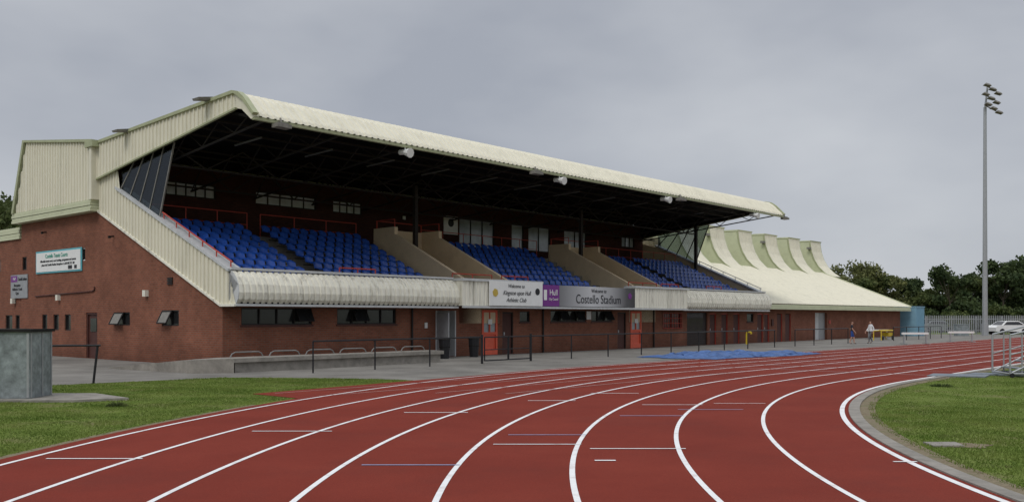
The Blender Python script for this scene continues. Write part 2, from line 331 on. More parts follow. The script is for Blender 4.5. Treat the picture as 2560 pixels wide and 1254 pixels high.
B().box(-.05,11.4,-1.0,-.88,2.25,2.335).box(31.1,42.95,-1.0,-.88,2.25,2.335).box(11.4,31.1,-1.3,-1.2,2.27,2.36).obj('fascia_gutter',M['cope'],G)
for a,c in((11.4,17.05),(25.4,31.1)):
    B().ribbed([(-1.25,2.37),(-1.25,3.5)],a,c,.26,-.03).obj('fascia_box',M['creamf'],G)
    B().box(a-.02,a+.0,-1.25,-.5,2.37,3.5).box(c,c+.02,-1.25,-.5,2.37,3.5).obj('fascia_box_side',M['creamf'],G)
    B().box(a-.05,c+.05,-1.31,-.5,3.505,3.62).obj('fascia_box_cap',M['cope'],G)
B().box(17.08,25.38,-1.2,-.5,2.38,3.43).obj('fascia_centre',M['cope'],G)
B().box(11.4,31.1,-1.19,-.96,2.36,2.378).obj('fascia_under',M['steel_d'],G)
B().box(13.1,17.0,-1.34,-1.30,2.39,3.55).obj('club_sign_board',M['white'],G)
text('Welcome to',.24,(15.0,-1.35,3.33),G,M['textd'],shear=.25)
text('Kingston upon Hull',.30,(15.05,-1.35,3.0),G,M['textd'],shear=.35,xs=.86)
text('Athletic Club',.27,(15.0,-1.35,2.66),G,M['textd'],shear=.35)
b=B(); b.tube((13.5,-1.342,3.0),(13.5,-1.352,3.0),.2,6); b.obj('stand_in_mark',M['gold'],G)
b=B(); b.tube((16.6,-1.342,3.1),(16.6,-1.352,3.1),.17,16); b.obj('stand_in_mark',M['textd'],G)
B().box(17.1,18.45,-1.25,-1.22,2.40,3.47).obj('council_panel',M['purple'],G)
B().box(18.46,25.36,-1.25,-1.22,2.40,3.47).obj('stadium_sign_board',M['sign'],G)
B().box(17.2,17.44,-1.262,-1.252,2.7,3.22).obj('stand_in_mark',M['white'],G)
text('Hull',.42,(17.98,-1.26,3.08),G,M['white'],xs=.95); text('City Council',.17,(17.98,-1.26,2.75),G,M['white'],xs=.85)
text('Welcome to',.27,(21.9,-1.26,3.24),G,M['textd']); text('Costello Stadium',.66,(21.9,-1.26,2.78),G,M['textd'],xs=.9)
b=B(); b.tube((24.85,-1.252,3.02),(24.85,-1.262,3.02),.2,5); b.obj('stand_in_mark',M['purple'],G)
B().box(-.05,-.02,11.65,16.7,3.95,5.02).obj('banner_edge',M['teal'],G)
B().box(-.07,-.052,11.75,16.6,4.02,4.94).obj('banner',M['white'],G)
text('Costello Tennis Courts',.26,(-.075,14.3,4.75),G,M['textg'],'end',bold=.004)
text('Affordable tennis courts, court bookings, programmes and courses',.145,(-.075,14.15,4.52),G,M['textd'],'end',bold=.003)
text('please visit Costello Stadium Reception or call 01482 331 188',.145,(-.075,14.15,4.34),G,M['textd'],'end',bold=.003)
B().box(-.082,-.072,12.1,12.35,4.08,4.24).box(-.082,-.072,12.6,13.0,4.08,4.24).obj('stand_in_mark',M['textd'],G)
B().box(-.05,-.01,17.75,19.85,2.8,3.98).obj('entrance_sign',M['grey'],G)
B().box(-.06,-.052,19.0,19.8,3.62,3.93).obj('entrance_sign_panel',M['purple'],G)
text('Hull',.2,(-.065,19.35,3.78),G,M['white'],'end'); text('Costello Stadium',.22,(-.06,18.35,3.75),G,M['textd'],'end',xs=.7)
text('Reception\nAthletics Track\nGym',.2,(-.06,19.0,3.25),G,M['textd'],'end')
def rake(u,s,nm):
    hi=lambda v: (8.0+(10-v)*.05 if v>8.05 else parz(v)-.06)
    lo=lambda v: (2.32 if v<0 else min(botz(v),6.56))
    b=B(); b.panel(u,-.93,10.0,lo,lambda v: (2.4+ (v+.93)*2.7 if v<-.5 else hi(v)),.27,.05,s); b.obj('raking_cladding'+nm,M['cream'],G)
    c=B(); v0,v1=-.55,8.3
    c.prism_u([(v0,parz(v0)-.05),(v1,parz(v1)-.05),(v1,parz(v1)+.06),(v0,parz(v0)+.06)],min(u+s*.09,u-s*.5),max(u+s*.09,u-s*.5))
    c.obj('raking_coping'+nm,M['cope'],G)
    c=B().prism_u([(-.95,2.24),(0,2.24),(9.97,6.46),(9.97,6.56),(0,2.33),(-.95,2.33)],min(u+s*.08,u),max(u+s*.08,u)); c.obj('raking_trim'+nm,M['creamf'],G)
rake(-.03,-1,''); rake(42.93,1,'_far')
B().prism_u([(.02,2.35),(9.9,6.6),(9.9,7.7),(8.1,7.2),(-.4,3.5),(-.4,2.35)],.0,.25).obj('parapet_core',M['beige'],G)
B().prism_u([(.02,2.35),(9.9,6.6),(9.9,7.7),(8.1,7.2),(-.4,3.5),(-.4,2.35)],42.6,42.9).obj('parapet_core_far',M['beige'],G)
gz=lambda v: 9.38-(v+1.2)*.1321
for u,nm in((.05,''),(42.5,'_far')):
    g=B(); g.prism_u([(8.05,parz(8.05)+.06),(4.75,parz(4.75)+.06),(3.6,gz(3.6)),(8.05,gz(8.05))],u,u+.02); g.obj('wind_screen_glass'+nm,M['glaze'],G)
    g=B()
    for i in range(6):
        t=i/5; vb=4.75+4.15*t; vt=3.6+4.15*t
        if vb>8.6: continue
        g.tube((u+.01,vb,parz(vb)+.05),(u+.01,vt,gz(vt)+.02),.04,4)
    g.obj('wind_screen_mullions'+nm,M['steel_d' if nm else 'lampg'],G)
for u in(.1,42.65):
    b=B(); b.tube((u,4.6,parz(4.6)+.28),(u,-.5,parz(-.5)+.28),.03)
    for i in range(6): v=-.4+i*.98; b.tube((u,v,parz(v)),(u,v,parz(v)+.28),.025)
    b.obj('parapet_rail',M['red' if u<1 else 'cope'],G)
VOM=[(12.2,15.5),(26.4,29.7)]
def spans(a,c,cut):
    out=[];x=a
    for p,q in cut: out.append((x,p)); x=q
    out.append((x,c)); return out
b=B(); bs=B()
for i in range(9):
    v0=.0+.65*i; z=2.85+.3*i
    for a,c in spans(.26,42.55,VOM): b.box(a,c,v0,v0+.648,z-.5,z)
    for a,c in VOM: bs.box(a+.24,c-.24,v0,v0+.648,z-1.3,z-.55)
b.box(.26,42.55,5.851,9.5,4.9,5.52)
b.box(.26,42.55,-.4,-.002,2.45,2.84)
b.obj('terrace_steps',M['concd'],G); bs.obj('vomitory_stairs',M['beige'],G)
b=B()
for a,c in((4.55,5.3),(10.9,11.7),(24.3,25.4),(34.7,35.4)):
    for i in range(9): b.box(a,c,.65*i-.3,.65*i-.002,2.85+.3*i-.28,2.85+.3*i-.15)
b.obj('aisle_steps',M['conc'],G)
def seat():
    cols=[-.21,-.15,-.05,.05,.15,.21]
    prof=[(-.42,.40,0),(-.40,.43,0),(-.2,.40,1),(-.04,.42,1),(.03,.52,1),(.07,.66,1),(.09,.76,.6),(.11,.79,0),(.13,.74,0)]
    vs=[];fs=[]
    for y,z,k in prof:
        for j,x in enumerate(cols):
            e=(abs(x)/.21)**2; dz=0; dy=0
            if k and z<.45: dz=.06*e*k
            elif k: dy=-.08*e*k
            if z>.73: dz-=.07*e
            vs.append((x,y+dy,z+dz))
    n=len(cols)
    for i in range(len(prof)-1):
        for j in range(n-1): a=i*n+j; fs.append((a,a+1,a+n+1,a+n))
    return vs,fs
sv,sf=seat(); sv=np.array(sv); sf=np.array(sf)
def seat_block(u0,u1,nm):
    V=[];F=[];o=0; n=int((u1-u0)/.50); st=(u1-u0)/n
    for i in range(9):
        for j in range(n):
            p=sv.copy(); p[:,0]+=u0+(j+.5)*st+random.uniform(-.01,.01); p[:,1]+=.46+.65*i+random.uniform(-.012,.012); p[:,2]+=2.85+.3*i+random.uniform(-.008,.008)
            V.append(p);F.append(sf+o);o+=len(sv)
    V=np.concatenate(V);F=np.concatenate(F)
    me=bpy.data.meshes.new('seats');me.from_pydata(V.tolist(),[],F.tolist());me.materials.append(M['blue'])
    me.polygons.foreach_set('use_smooth',[True]*len(me.polygons))
    ob=bpy.data.objects.new('seats_'+nm,me);COL.objects.link(ob);ob.parent=G
    b=B()
    for i in range(9): b.box(u0,u1,.42+.65*i,.46+.65*i,2.85+.3*i+.33,2.85+.3*i+.37)
    b.obj('seat_rails_'+nm,M['steel_d'],G)
for i,(a,c) in enumerate(((.5,4.5),(5.35,11.2),(15.75,24.2),(30.0,34.6),(35.5,42.2))): seat_block(a,c,'abcde'[i])
for a,c in VOM:
    b=B()
    for x in(a,c-.22):
        b.prism_u([(-.35,2.5),(-.35,3.7),(4.3,6.0),(4.3,6.36),(5.9,6.36),(5.9,4.9),(.4,2.5)],x,x+.22)
    b.box(a+.221,c-.221,5.6,5.85,4.9,6.33)
    b.obj('vomitory_walls',M['beige'],G)
    b=B()
    for x in(a+.11,c-.11): b.path([(x,4.4,6.36),(x,4.4,6.75),(x,5.8,6.75),(x,5.8,6.36)],.022)
    b.path([(a+.11,5.75,6.36),(a+.11,5.75,6.75),(c-.11,5.75,6.75),(c-.11,5.75,6.36)],.022)
    b.obj('vomitory_rail',M['red'],G)
def guard(u0,u1,v,z,h,m,n,r=.022,mid=True,nm='guard_rail'):
    b=B(); b.tube((u0,v,z+h),(u1,v,z+h),r)
    if mid: b.tube((u0,v,z+h*.5),(u1,v,z+h*.5),r*.7)
    for i in range(n+1): x=u0+(u1-u0)*i/n; b.tube((x,v,z),(x,v,z+h),r)
    return b.obj(nm,m,G)
for a,c in((.5,5.0),(5.7,11.3),(15.8,25.6),(30,42)): guard(a,c,6.2,5.52,1.05,M['red'],max(2,int((c-a)/1.5)))
for a,c in((5.1,7.0),(11.6,14.3),(15.0,17.0),(26.0,29.0),(29.5,31.5),(35,37)): guard(a,c,-.38,3.4,.46,M['red'],2,r=.028,mid=False)
bo=[(2.86,5.4,7.5,8.15,5),(7.6,11.3,7.5,8.15,5),(12.4,14.4,7.5,8.15,4),(22.1,25.3,6.2,8.05,3),(27,28.2,6.3,8.05,1),(28.7,31,6.3,8.05,2),(32.6,35.2,6.3,8.05,2),(39.7,41.4,7.2,8.05,3)]
wall('back_wall',M['brick_shade'],G,'u',.25,42.6,9.5,9.7,lambda x:8.9,[(o[0],o[1],o[2],o[3]) for o in bo])
for o in bo: window(G,'u',o[0],o[1],o[2],o[3],9.5,nm=o[4],gm='glass_sky_near' if o[0]<15 else 'glass_sky',fm='frame')
B().box(20.7,21.9,9.44,9.49,6.9,8.0).obj('club_board',M['white'],G)
b=B().tube((21.3,9.43,7.6),(21.3,9.439,7.6),.25,16); b.obj('stand_in_mark',M['textd'],G)
B().box(17.4,17.6,9.44,9.49,7.5,7.7).obj('small_notice',M['white'],G)
rz=lambda v: 9.93-(v+.8)*.0435
rp=[(10.0,9.45),(6,9.63),(2,9.81),(-.6,9.92),(-1.0,9.93),(-1.3,9.86),(-1.6,9.68),(-2.25,9.05),(-2.32,8.92)]
B().ribbed(rp,-.14,42.35,.30,-.045).obj('roof_cladding',M['cream'],G)
B().box(-.14,42.35,-2.31,-2.16,8.80,8.915).obj('roof_edge_trim',M['green'],G)
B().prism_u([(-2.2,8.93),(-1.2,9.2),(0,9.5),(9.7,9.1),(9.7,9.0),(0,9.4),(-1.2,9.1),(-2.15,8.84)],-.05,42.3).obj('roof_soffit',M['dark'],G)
b=B()
for k in range(13):
    u=.6+k*3.45
    bot=lambda v: 9.0-(v+2)*.11
    top=lambda v: 9.38-(v)*.04
    b.tube((u,-2,8.95),(u,9.4,bot(9.4)),.05,4)
    vv=[-1+i*1.15 for i in range(10)]
    for i,v in enumerate(vv[:-1]):
        w=vv[i+1]
        if i%2: b.tube((u,v,bot(v)),(u,w,top(w)),.03,4)
        else: b.tube((u,v,top(v)),(u,w,bot(w)),.03,4)
for vv in(4.5,8.2):
    z0=8.0 if vv<5 else 7.75; z1=8.95
    b.tube((.2,vv,z0),(42.3,vv,z0),.055,4)
    n=24
    for i in range(n):
        a=.2+42.1*i/n; c=.2+42.1*(i+1)/n
        b.tube((a,vv,z0 if i%2 else z1),(c,vv,z1 if i%2 else z0),.035,4)
for v in(-.8,.6,2,3.3,6,7.2): b.tube((.1,v,9.22-.03*v),(42.2,v,9.22-.03*v),.05,4)
for u in(13.8,27.9,42.1): b.box(u-.1,u+.1,4.4,4.6,5.0,8.6)
b.obj('roof_trusses',M['truss'],G)
b=B()
for k in range(12):
    u=2.2+k*3.45; b.tube((u,.8,8.9),(u,2.7,8.82),.04,4)
b.obj('strip_light_fittings',M['light'],G)
for u,s,nm in((-.15,-1,''),(42.36,1,'_far')):
    B().panel(u,-1.15,10.0,lambda v:gz(v),lambda v:rz(v)-.02,.29,.05,s).obj('gable_cladding'+nm,M['cream'],G)
    cap=[(-1.0,9.93),(-1.3,9.86),(-1.6,9.68),(-2.25,9.05),(-2.32,8.9),(-2.1,8.84),(-1.5,9.28),(-1.15,9.36)]
    B().prism_u(cap[::-1],min(u,u-s*.06),max(u,u-s*.06)).obj('gable_nose'+nm,M['cream'],G)
    t=B().prism_u([(-1.1,9.9),(10.05,9.42),(10.05,9.54),(-1.0,10.02),(-1.4,9.92),(-1.75,9.68),(-2.4,9.03),(-2.3,8.95),(-1.65,9.58),(-1.3,9.8)],min(u+s*.1,u-s*.12),max(u+s*.1,u-s*.12)); t.obj('gable_coping'+nm,M['green'],G)
    t=B().prism_u([(-1.2,gz(-1.2)-.07),(10.05,gz(10.05)-.07),(10.05,gz(10.05)+.0),(-1.2,gz(-1.2)+.0)],min(u+s*.08,u-s*.02),max(u+s*.08,u-s*.02)); t.obj('gable_lower_trim'+nm,M['green'],G)
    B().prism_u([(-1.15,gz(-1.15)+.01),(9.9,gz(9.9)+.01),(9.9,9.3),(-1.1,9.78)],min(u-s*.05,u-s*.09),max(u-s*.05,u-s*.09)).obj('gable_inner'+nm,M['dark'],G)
rt=lambda v: 9.5+(v-10)*.125
B().panel(-.34,10.0,17.1,lambda v:7.02,lambda v:rt(v),.29,.05).obj('rear_cladding',M['cream'],G)
B().panel(-.34,17.1,18.35,lambda v:7.02,lambda v:max(7.05,rt(17.1)-(v-17.1)*2.7),.29,.05).obj('rear_cladding_rake',M['cream'],G)
B().prism_u([(10,7),(18.35,7),(17.1,10.37),(10,9.48)],-.3,42).obj('rear_block',M['cream'],G)
B().prism_u([(9.8,9.48),(17.15,10.37),(18.45,7),(18.7,7),(17.3,10.5),(9.8,9.6)],-.46,-.2).obj('rear_block_trim',M['green'],G)
B().prism_u([(17.2,10.4),(18.72,6.9),(18.9,6.9),(17.6,10.4)],-.3,42).obj('rear_mansard',M['green'],G)
B().box(-.42,-.05,9.85,10.1,7.0,9.5).obj('rear_corner_trim',M['cream'],G)
B().box(-.5,-.1,9.6,10.35,9.28,9.56).obj('gutter_box',M['green'],G)
b=B()
for i in range(4): b.box(-.42+.03*(i%2),-.02,9.97,18.75,6.5+i*.13,6.5+(i+1)*.13-.015)
b.obj('rear_band',M['paleg'],G)
wo=((18.96,19.5,1.1,1.95),(19.9,20.8,1.1,1.95),(21.5,22.3,4.2,4.85))
wall('wing_wall',M['brick'],G,'v',18.61,45,.05,.35,lambda v:5.78,list(wo),())
for o in wo: window(G,'v',*o,.05)
b=B()
for i in range(4): b.box(-.05+.03*(i%2),.5,18.76,45,5.79+i*.15,5.79+(i+1)*.15-.015)
b.obj('wing_band',M['paleg'],G)
B().box(.4,20,18.7,45,5.7,6.35).obj('wing_roof',M['galv'],G)
def flood(u,v,z):
    B().box(u-.3,u+.3,v-.28,v+.1,z-.07,z+.06).tube((u,v-.1,z+.05),(u,v-.0,z+.3),.04).box(u-.22,u+.22,v-.2,v+.05,z+.061,z+.12).obj('floodlight',M['lampg'],G)
def horn(u,v,z):
    b=B(); b.tube((u,v+.2,z),(u,v-.22,z-.08),.09,10,.2).tube((u,v+.4,z+.02),(u,v+.2,z),.11,10,.11).tube((u,v+.1,z+.05),(u,v+.1,z+.3),.03); b.obj('horn_speaker',M['white'],G)
for u in(.9,15.2,28.4): flood(u,-2.35,8.7)
for u in(7.0,17.2,27.0,38.0): horn(u,-2.35,8.62)
for v,z in((7.0,9.6),(.6,9.92)):
    b=B(); b.add([(-.15,v-.2,z+.1),(-.15,v+.2,z+.1),(-.75,v+.24,z-.02),(-.75,v-.24,z-.02),(-.15,v-.16,z-.02),(-.15,v+.16,z-.02),(-.72,v+.2,z-.1),(-.72,v-.2,z-.1)],[(0,1,2,3),(7,6,5,4),(0,3,7,4),(3,2,6,7),(2,1,5,6),(1,0,4,5)])
    b.tube((-.25,v,z),(-.1,v,z-.15),.04).obj('gable_floodlight',M['lampg'],G)
flood(42.6,-2.2,8.75)

# ================================================================ ANNEX
A=empty('changing_room_building',(CX,CY,0),ANG)
ao=[(46.2,47.1,.02,2.1),(47.6,48.6,.02,2.1),(53.1,55.5,.02,2.2)]
wall('annex_front_wall',M['brick'],A,'u',45.001,73,0,.3,lambda x:2.6,ao)
wall('annex_end_wall',M['brick'],A,'v',.301,18,72.7,73,lambda v:min(2.6+.41*v,6.1),[],(8.5,))
for o in ao[:2]:
    B().box(o[0]+.05,o[1]-.05,.08,.12,.02,2.05).obj('door',M['brown'],A); B().box(o[0],o[0]+.05,.03,.12,.02,2.1).box(o[1]-.05,o[1],.03,.12,.02,2.1).obj('door_frame',M['red'],A)
B().box(53.1,54.0,.1,.14,.02,2.2).obj('shutter_light',M['cope'],A); B().box(54.01,55.5,.2,.24,.02,2.2).obj('dark_opening',M['grey'],A)
B().box(55.8,56.1,-.06,-.002,1.3,1.6).obj('red_notice',M['red'],A)
B().box(45.2,45.5,-.08,-.002,1.2,1.7).obj('meter_box',M['brown'],A)
B().ribbed([(-.62,2.83),(8.2,6.40)],42.98,73.9,.33,.045).obj('annex_roof',M['cream'],A)
b=B()
for i in range(3): b.box(42.98,73.9,-.74+.05*i,-.3,2.42+i*.125,2.42+(i+1)*.125-.012)
b.obj('annex_eave',M['paleg'],A)
B().prism_u([(-.7,2.75),(8.2,6.37),(8.2,6.52),(-.7,2.92)],73.9,74.1).obj('annex_verge',M['paleg'],A)
B().box(43,74,8.21,18,6.2,6.42).obj('annex_flat_roof',M['green'],A)
curve=[(7.3,6.03),(8.0,6.5),(8.6,7.1),(9.05,7.85),(9.35,8.7),(9.5,9.72)]
for i in range(6):
    u=47.7+i*5.28; w=2.6
    B().ribbed(curve,u+.1,u+w,.33,.04).obj('roof_scoop_front',M['cream'],A)
    P=curve+[(13.2,9.82),(14.2,6.3),(8,6.0)]
    B().prism_u(P,u,u+.1).prism_u(P,u+w,u+w+.1).obj('roof_scoop_end',M['paleg'],A)
    B().prism_u([(9.5,9.7),(13.2,9.8),(13.2,9.9),(9.4,9.82)],u-.06,u+w+.16).obj('roof_scoop_top',M['paleg'],A)
    B().prism_u([(a-.05,b_) for a,b_ in curve]+[(a+.12,b_-.02) for a,b_ in curve[::-1]],u-.04,u).obj('roof_scoop_trim',M['green'],A)
    if i in(1,3,5): B().box(u-.5,u-.05,9.35,9.65,8.9,9.1).tube((u-.3,9.5,9.0),(u,9.6,8.8),.04).obj('scoop_floodlight',M['lampg'],A)
sc=empty('storage_container',(CX,CY,0),ANG)
B().box(74.5,77,-1,3,0,2.8).obj('body',M['lblue'],sc)
b=B()
for i in range(10): b.box(74.55+i*.25,74.62+i*.25,-1.04,-1.001,.1,2.7)
b.box(74.45,77.05,-1.05,3.05,2.801,2.9); b.obj('ribs',M['lblue'],sc)

# ================================================================ GROUND
def sheet(name,polys,z,m):
    b=B()
    for p in polys: b.add([(x,y,z) for x,y in p],[tuple(range(len(p)))])
    return b.obj(name,m)
sheet('ground',[[(-1500,-300),(1500,-300),(1500,2500),(-1500,2500)]],0,M['grass'])
w=lambda u,v: W(u,v)[:2]
edge=[(-2.6,26.75),(-3.6,27.3),(-5.8,27.85),(-8.8,28.2),(-10.5,26.6),(-12.5,25),(-25,17)]
re=random.Random(4); E2=[]
for (a,b_),(c,d) in zip(edge,edge[1:]):
    L_=math.hypot(c-a,d-b_); n=max(2,int(L_/.22))
    for i in range(n): t=i/n; E2.append((a+(c-a)*t+re.uniform(-.05,.05),b_+(d-b_)*t+re.uniform(-.09,.09)))
asp=E2+[(-25,17),(-80,-10),(-80,100),(90,100),w(95,-15),w(2,-11.6)]
sheet('asphalt_path',[asp[::-1]],.004,M['asph'])
KX,KY=W(9.4,-48.6)[:2]
def cpt(R,t): return (KX+R*math.cos(t),KY+R*math.sin(t))
T0=ANG+math.pi/2; T1=T0+math.radians(120)
def ring(R0,R1,n=160,t0=T0,t1=T1):
    P=[]
    for i in range(n):
        a=t0+(t1-t0)*i/n; c=t0+(t1-t0)*(i+1)/n
        P.append([cpt(R0,a),cpt(R1,a),cpt(R1,c),cpt(R0,c)])
    return P
RI=27.1; LW=1.42
RO=RI+8*LW+.3
tr=ring(RI-.12,RO)
tr.append([w(9.4,-48.6+RI-.12),w(115,-48.6+RI-.12),w(115,-48.6+RO),w(9.4,-48.6+RO)])
vc=lambda u:-48.6+np.sqrt(np.maximum(RO**2-(u-9.4)**2,0))
vt=lambda u:-48.6+RO-(9.4-u)/15.4*1.35
n=16
for i in range(n):
    a=-6+15.4*i/n; c=-6+15.4*(i+1)/n
    tr.append([w(a,float(vc(a))),w(c,float(vc(c))),w(c,max(vt(c),float(vc(c))+.0005)),w(a,max(vt(a),float(vc(a))+.0005))])
sheet('running_track',tr,.010,M['track'])
sheet('infield_margin',ring(RI-.62,RI-.33)+[[w(9.4,-48.6+RI-.62),w(115,-48.6+RI-.62),w(115,-48.6+RI-.33),w(9.4,-48.6+RI-.33)]],.006,M['earth'])
sheet('track_outer_margin',ring(RO+.0,RO+.16,t0=T0+.45),.005,M['earth'])
kb=B()
for q in ring(RI-.33,RI-.12): kb.prism_z(q[::-1],0.0,.03)
kb.prism_z([w(9.4,-48.6+RI-.33),w(115,-48.6+RI-.33),w(115,-48.6+RI-.12),w(9.4,-48.6+RI-.12)],0,.03)
kb.obj('track_kerb',M['conc'])
LP=[]
for k in range(9):
    R=RI+k*LW; h=.045 if k==0 else .034
    LP+=ring(R-h,R+h,200)
    LP.append([w(9.4,-48.6+R-h),w(115,-48.6+R-h),w(115,-48.6+R+h),w(9.4,-48.6+R+h)])
sheet('track_lane_lines',LP,.014,M['line'])
CL=[(-6.05,-4.80,11.95,.05),(-4.19,-2.9,14.83,.05),(-2.08,-.85,17.73,.06),(.35,1.4,20.26,.06),(-.27,1.0,13.3,.05),(1.09,2.43,12.86,.05),(2.73,4.0,19.3,.05),(4.3,5.4,19.6,.04),(1.06,1.33,11.8,.07),(4.85,5.15,11.7,.06),(1.9,3.06,22.2,.06)]
sheet('stagger_marks',[[(a,y-h/2),(c,y-h/2),(c,y+h/2),(a,y+h/2)] for a,c,y,h in CL],.018,M['line'])
CB=[(-1.87,-.65,11.44,.045),(-.06,1.16,14.37,.045),(2.01,3.2,17.15,.05),(3.3,4.6,18.3,.05)]
sheet('stagger_marks_blue',[[(a,y-h/2),(c,y-h/2),(c,y+h/2),(a,y+h/2)] for a,c,y,h in CB],.018,M['lineb'])
ST=[]
for u in(12,14.5,16.8,19,22.5,24,27.5,33,41,52,60): ST.append([w(u,-21.4),w(u+.06,-21.4),w(u+.06,-10.2),w(u,-10.2)])
sheet('straight_cross_lines',ST,.018,M['linef'])
EX=[]
for v,lim in((-11.56,-5.6),(-12.98,-5.0),(-14.4,-3),(-15.8,-2)):
    EX.append([w(lim,v-.02),w(9.4,v-.02),w(9.4,v+.02),w(lim,v+.02)])
sheet('chute_lines',EX,.019,M['linef'])
B().prism_z([(6.0,13.1),(6.45,13.12),(6.5,13.5),(6.03,13.5)],0,.025).obj('drain_cover',M['conc'])
B().prism_z([(12.9,28.6),(14.4,28.0),(15.2,29.2),(13.6,29.7)],0,.04).prism_z([(14.5,29.3),(16.3,28.7),(16.8,29.6),(15.1,30.0)],0,.05).obj('ground_sheet',M['mat_g'])
sheet('worn_patch',[[(6.5+.42*math.cos(t)*(1+.25*math.sin(3*t)),13.25+.25*math.sin(t)*(1+.3*math.cos(5*t))) for t in [i*.35 for i in range(18)]]],.007,M['earth'])
def blades(areas,name):
    P=[]
    for (x0,x1,y0,y1,test,dens) in areas:
        n=int((x1-x0)*(y1-y0)*dens); x=rng.uniform(x0,x1,n); y=rng.uniform(y0,y1,n)
        mk=test(x,y); P.append(np.stack([x[mk],y[mk]],1))
    P=np.concatenate(P); n=len(P)
    cl=np.sin(P[:,0]*2.3+np.sin(P[:,1]*1.7)*2)*np.sin(P[:,1]*1.9+P[:,0])
    cl2=np.sin(P[:,0]*.9+1.3*np.sin(P[:,1]*.8))*np.sin(P[:,1]*1.1-P[:,0]*.5)
    h=(.016+.011*cl+.010*cl2+rng.uniform(0,.018,n)); h=np.clip(h,.006,.08); a=rng.uniform(0,2*np.pi,n); wd=rng.uniform(.005,.011,n)
    lx=rng.normal(0,.014,n); ly=rng.normal(0,.014,n)
    v=np.zeros((n,3,3)); v[:,0,0]=P[:,0]-np.cos(a)*wd; v[:,0,1]=P[:,1]-np.sin(a)*wd
    v[:,1,0]=P[:,0]+np.cos(a)*wd; v[:,1,1]=P[:,1]+np.sin(a)*wd
    v[:,2,0]=P[:,0]+lx; v[:,2,1]=P[:,1]+ly; v[:,2,2]=h
    me=bpy.data.meshes.new(name); me.vertices.add(3*n); me.vertices.foreach_set('co',v.reshape(-1))
    me.loops.add(3*n); me.loops.foreach_set('vertex_index',np.arange(3*n)); me.polygons.add(n)
    me.polygons.foreach_set('loop_start',np.arange(n)*3); me.polygons.foreach_set('loop_total',np.full(n,3)); me.update(); me.materials.append(M['blade'])
    o=bpy.data.objects.new(name,me); COL.objects.link(o)
xb=np.array([-80,-25,-12.5,-10.5,-8.8,-5.8,-3.6,-2.6,0]); yb=np.array([-10,17,25,26.6,28.2,27.85,27.3,26.75,25])
def tl(x,y):
    R=np.hypot(x-KX,y-KY); u=(x-CX)*cu+(y-CY)*su; v=-(x-CX)*su+(y-CY)*cu
    ok=(R>RO+.12)&~((u>-6.05)&(v<vt(u)+.04))
    ok&=y<np.interp(x,xb,yb)-.02+.06*np.sin(x*9)
    return ok&(np.abs(x/y)<.62)
def tr_(x,y):
    R=np.hypot(x-KX,y-KY); u=(x-CX)*cu+(y-CY)*su; v=-(x-CX)*su+(y-CY)*cu
    return (((R<RI-.5)&(u<9.4))|((u>=9.4)&(v<-48.6+RI-.5)))&(x/y<.62)&~((np.hypot((x-6.5)/.42,(y-13.25)/.25)<1)&(np.random.default_rng(3).random(len(x))<.85))
blades([(-17,-2,10,28.5,tl,800),(5,14,8.5,20,tr_,900),(8,24,20,38,tr_,350)],'grass')

# ================================================================ STREET FURNITURE ETC
W3=W
R1=empty('track_railing'); b=B(); V=-5.5
def postline(us,b,v=V,h=1.05):
    for u in us: b.tube(W3(u,v,0),W3(u,v,h),.03)
    b.tube(W3(us[0],v,h),W3(us[-1],v,h),.03)
postline([0,2.65,5.3,8.15],b); b.obj('rail',M['black'],R1)
b=B(); postline([11.15,13.95,16.75,19.55,22.3,25.1,27.9,30.7,34.2],b); b.tube(W3(34.2,V,1.05),W3(34.2,V+.8,1.05),.03); b.obj('rail_far',M['black'],R1)
R2=empty('track_railing'); b=B(); postline([37.1,40,42.9,45.8],b); postline([55,58,61,64,67],b); b.obj('rail',M['black'],R2)
R3=empty('path_railing'); b=B(); x0,y0=-11.6,25.6
b.tube((x0-.05,y0,0),(x0+.05,y0+.05,1.06),.035); b.tube((x0+.13,y0+.05,1.06),(-16.5,24.5,1.06),.03); b.tube((-14.2,25,0),(-14.2,25,1.06),.035); b.obj('rail',M['black'],R3)
g=empty('gate'); b=B()
for a,c in((8.3,9.7),(9.75,11.1)):
    b.path([W3(a,V,.12),W3(a,V,1.05),W3(c,V,1.05),W3(c,V,.12),W3(a,V,.12)],.026); b.tube(W3(a,V,.55),W3(c,V,.55),.02)
b.tube(W3(8.15,V,0),W3(8.15,V,1.15),.05); b.tube(W3(11.15,V,0),W3(11.15,V,1.15),.05); b.obj('gate_frame',M['black'],g)
cb=empty('concrete_bench',(CX,CY,0),ANG)
b=B().box(-1.6,7.9,-3.4,-2.5,0,.34).box(-1.7,8.0,-3.5,-2.45,.341,.48); b.obj('bench_slab',M['conc'],cb)
b=B()
for i in range(6):
    u=-1.3+i*1.55; b.path([(u,-2.62,.48),(u+.08,-2.62,.60),(u+.2,-2.62,.65),(u+1.1,-2.62,.65),(u+1.22,-2.62,.60),(u+1.3,-2.62,.48)],.022)
b.obj('hoop_rails',M['hoop'],cb)
b=B()
p=[(-1.7,-3.5),(-1.7,-2.45),(-2.4,-2.2),(-2.7,-.2),(-2.95,2.3),(-3.2,2.3),(-3.0,-.3),(-2.75,-2.6)]
hs=[.48,.48,.44,.27,.03,.03,.27,.44]
n=len(p); b.add([(x,y,0) for x,y in p]+[(x,y,h) for (x,y),h in zip(p,hs)],[tuple(range(n-1,-1,-1))]+[(i,(i+1)%n,(i+1)%n+n,i+n) for i in range(n)]+[(n+0,n+1,n+2,n+7),(n+7,n+2,n+3,n+6),(n+6,n+3,n+4,n+5)])
b.obj('ramp_wall',M['conc'],cb)
c=empty('metal_cabinet',(-12.15,20.75,0),math.radians(1))
B().box(-1.6,1.52,-.5,.5,.06,1.52).obj('body',M['galv'],c)
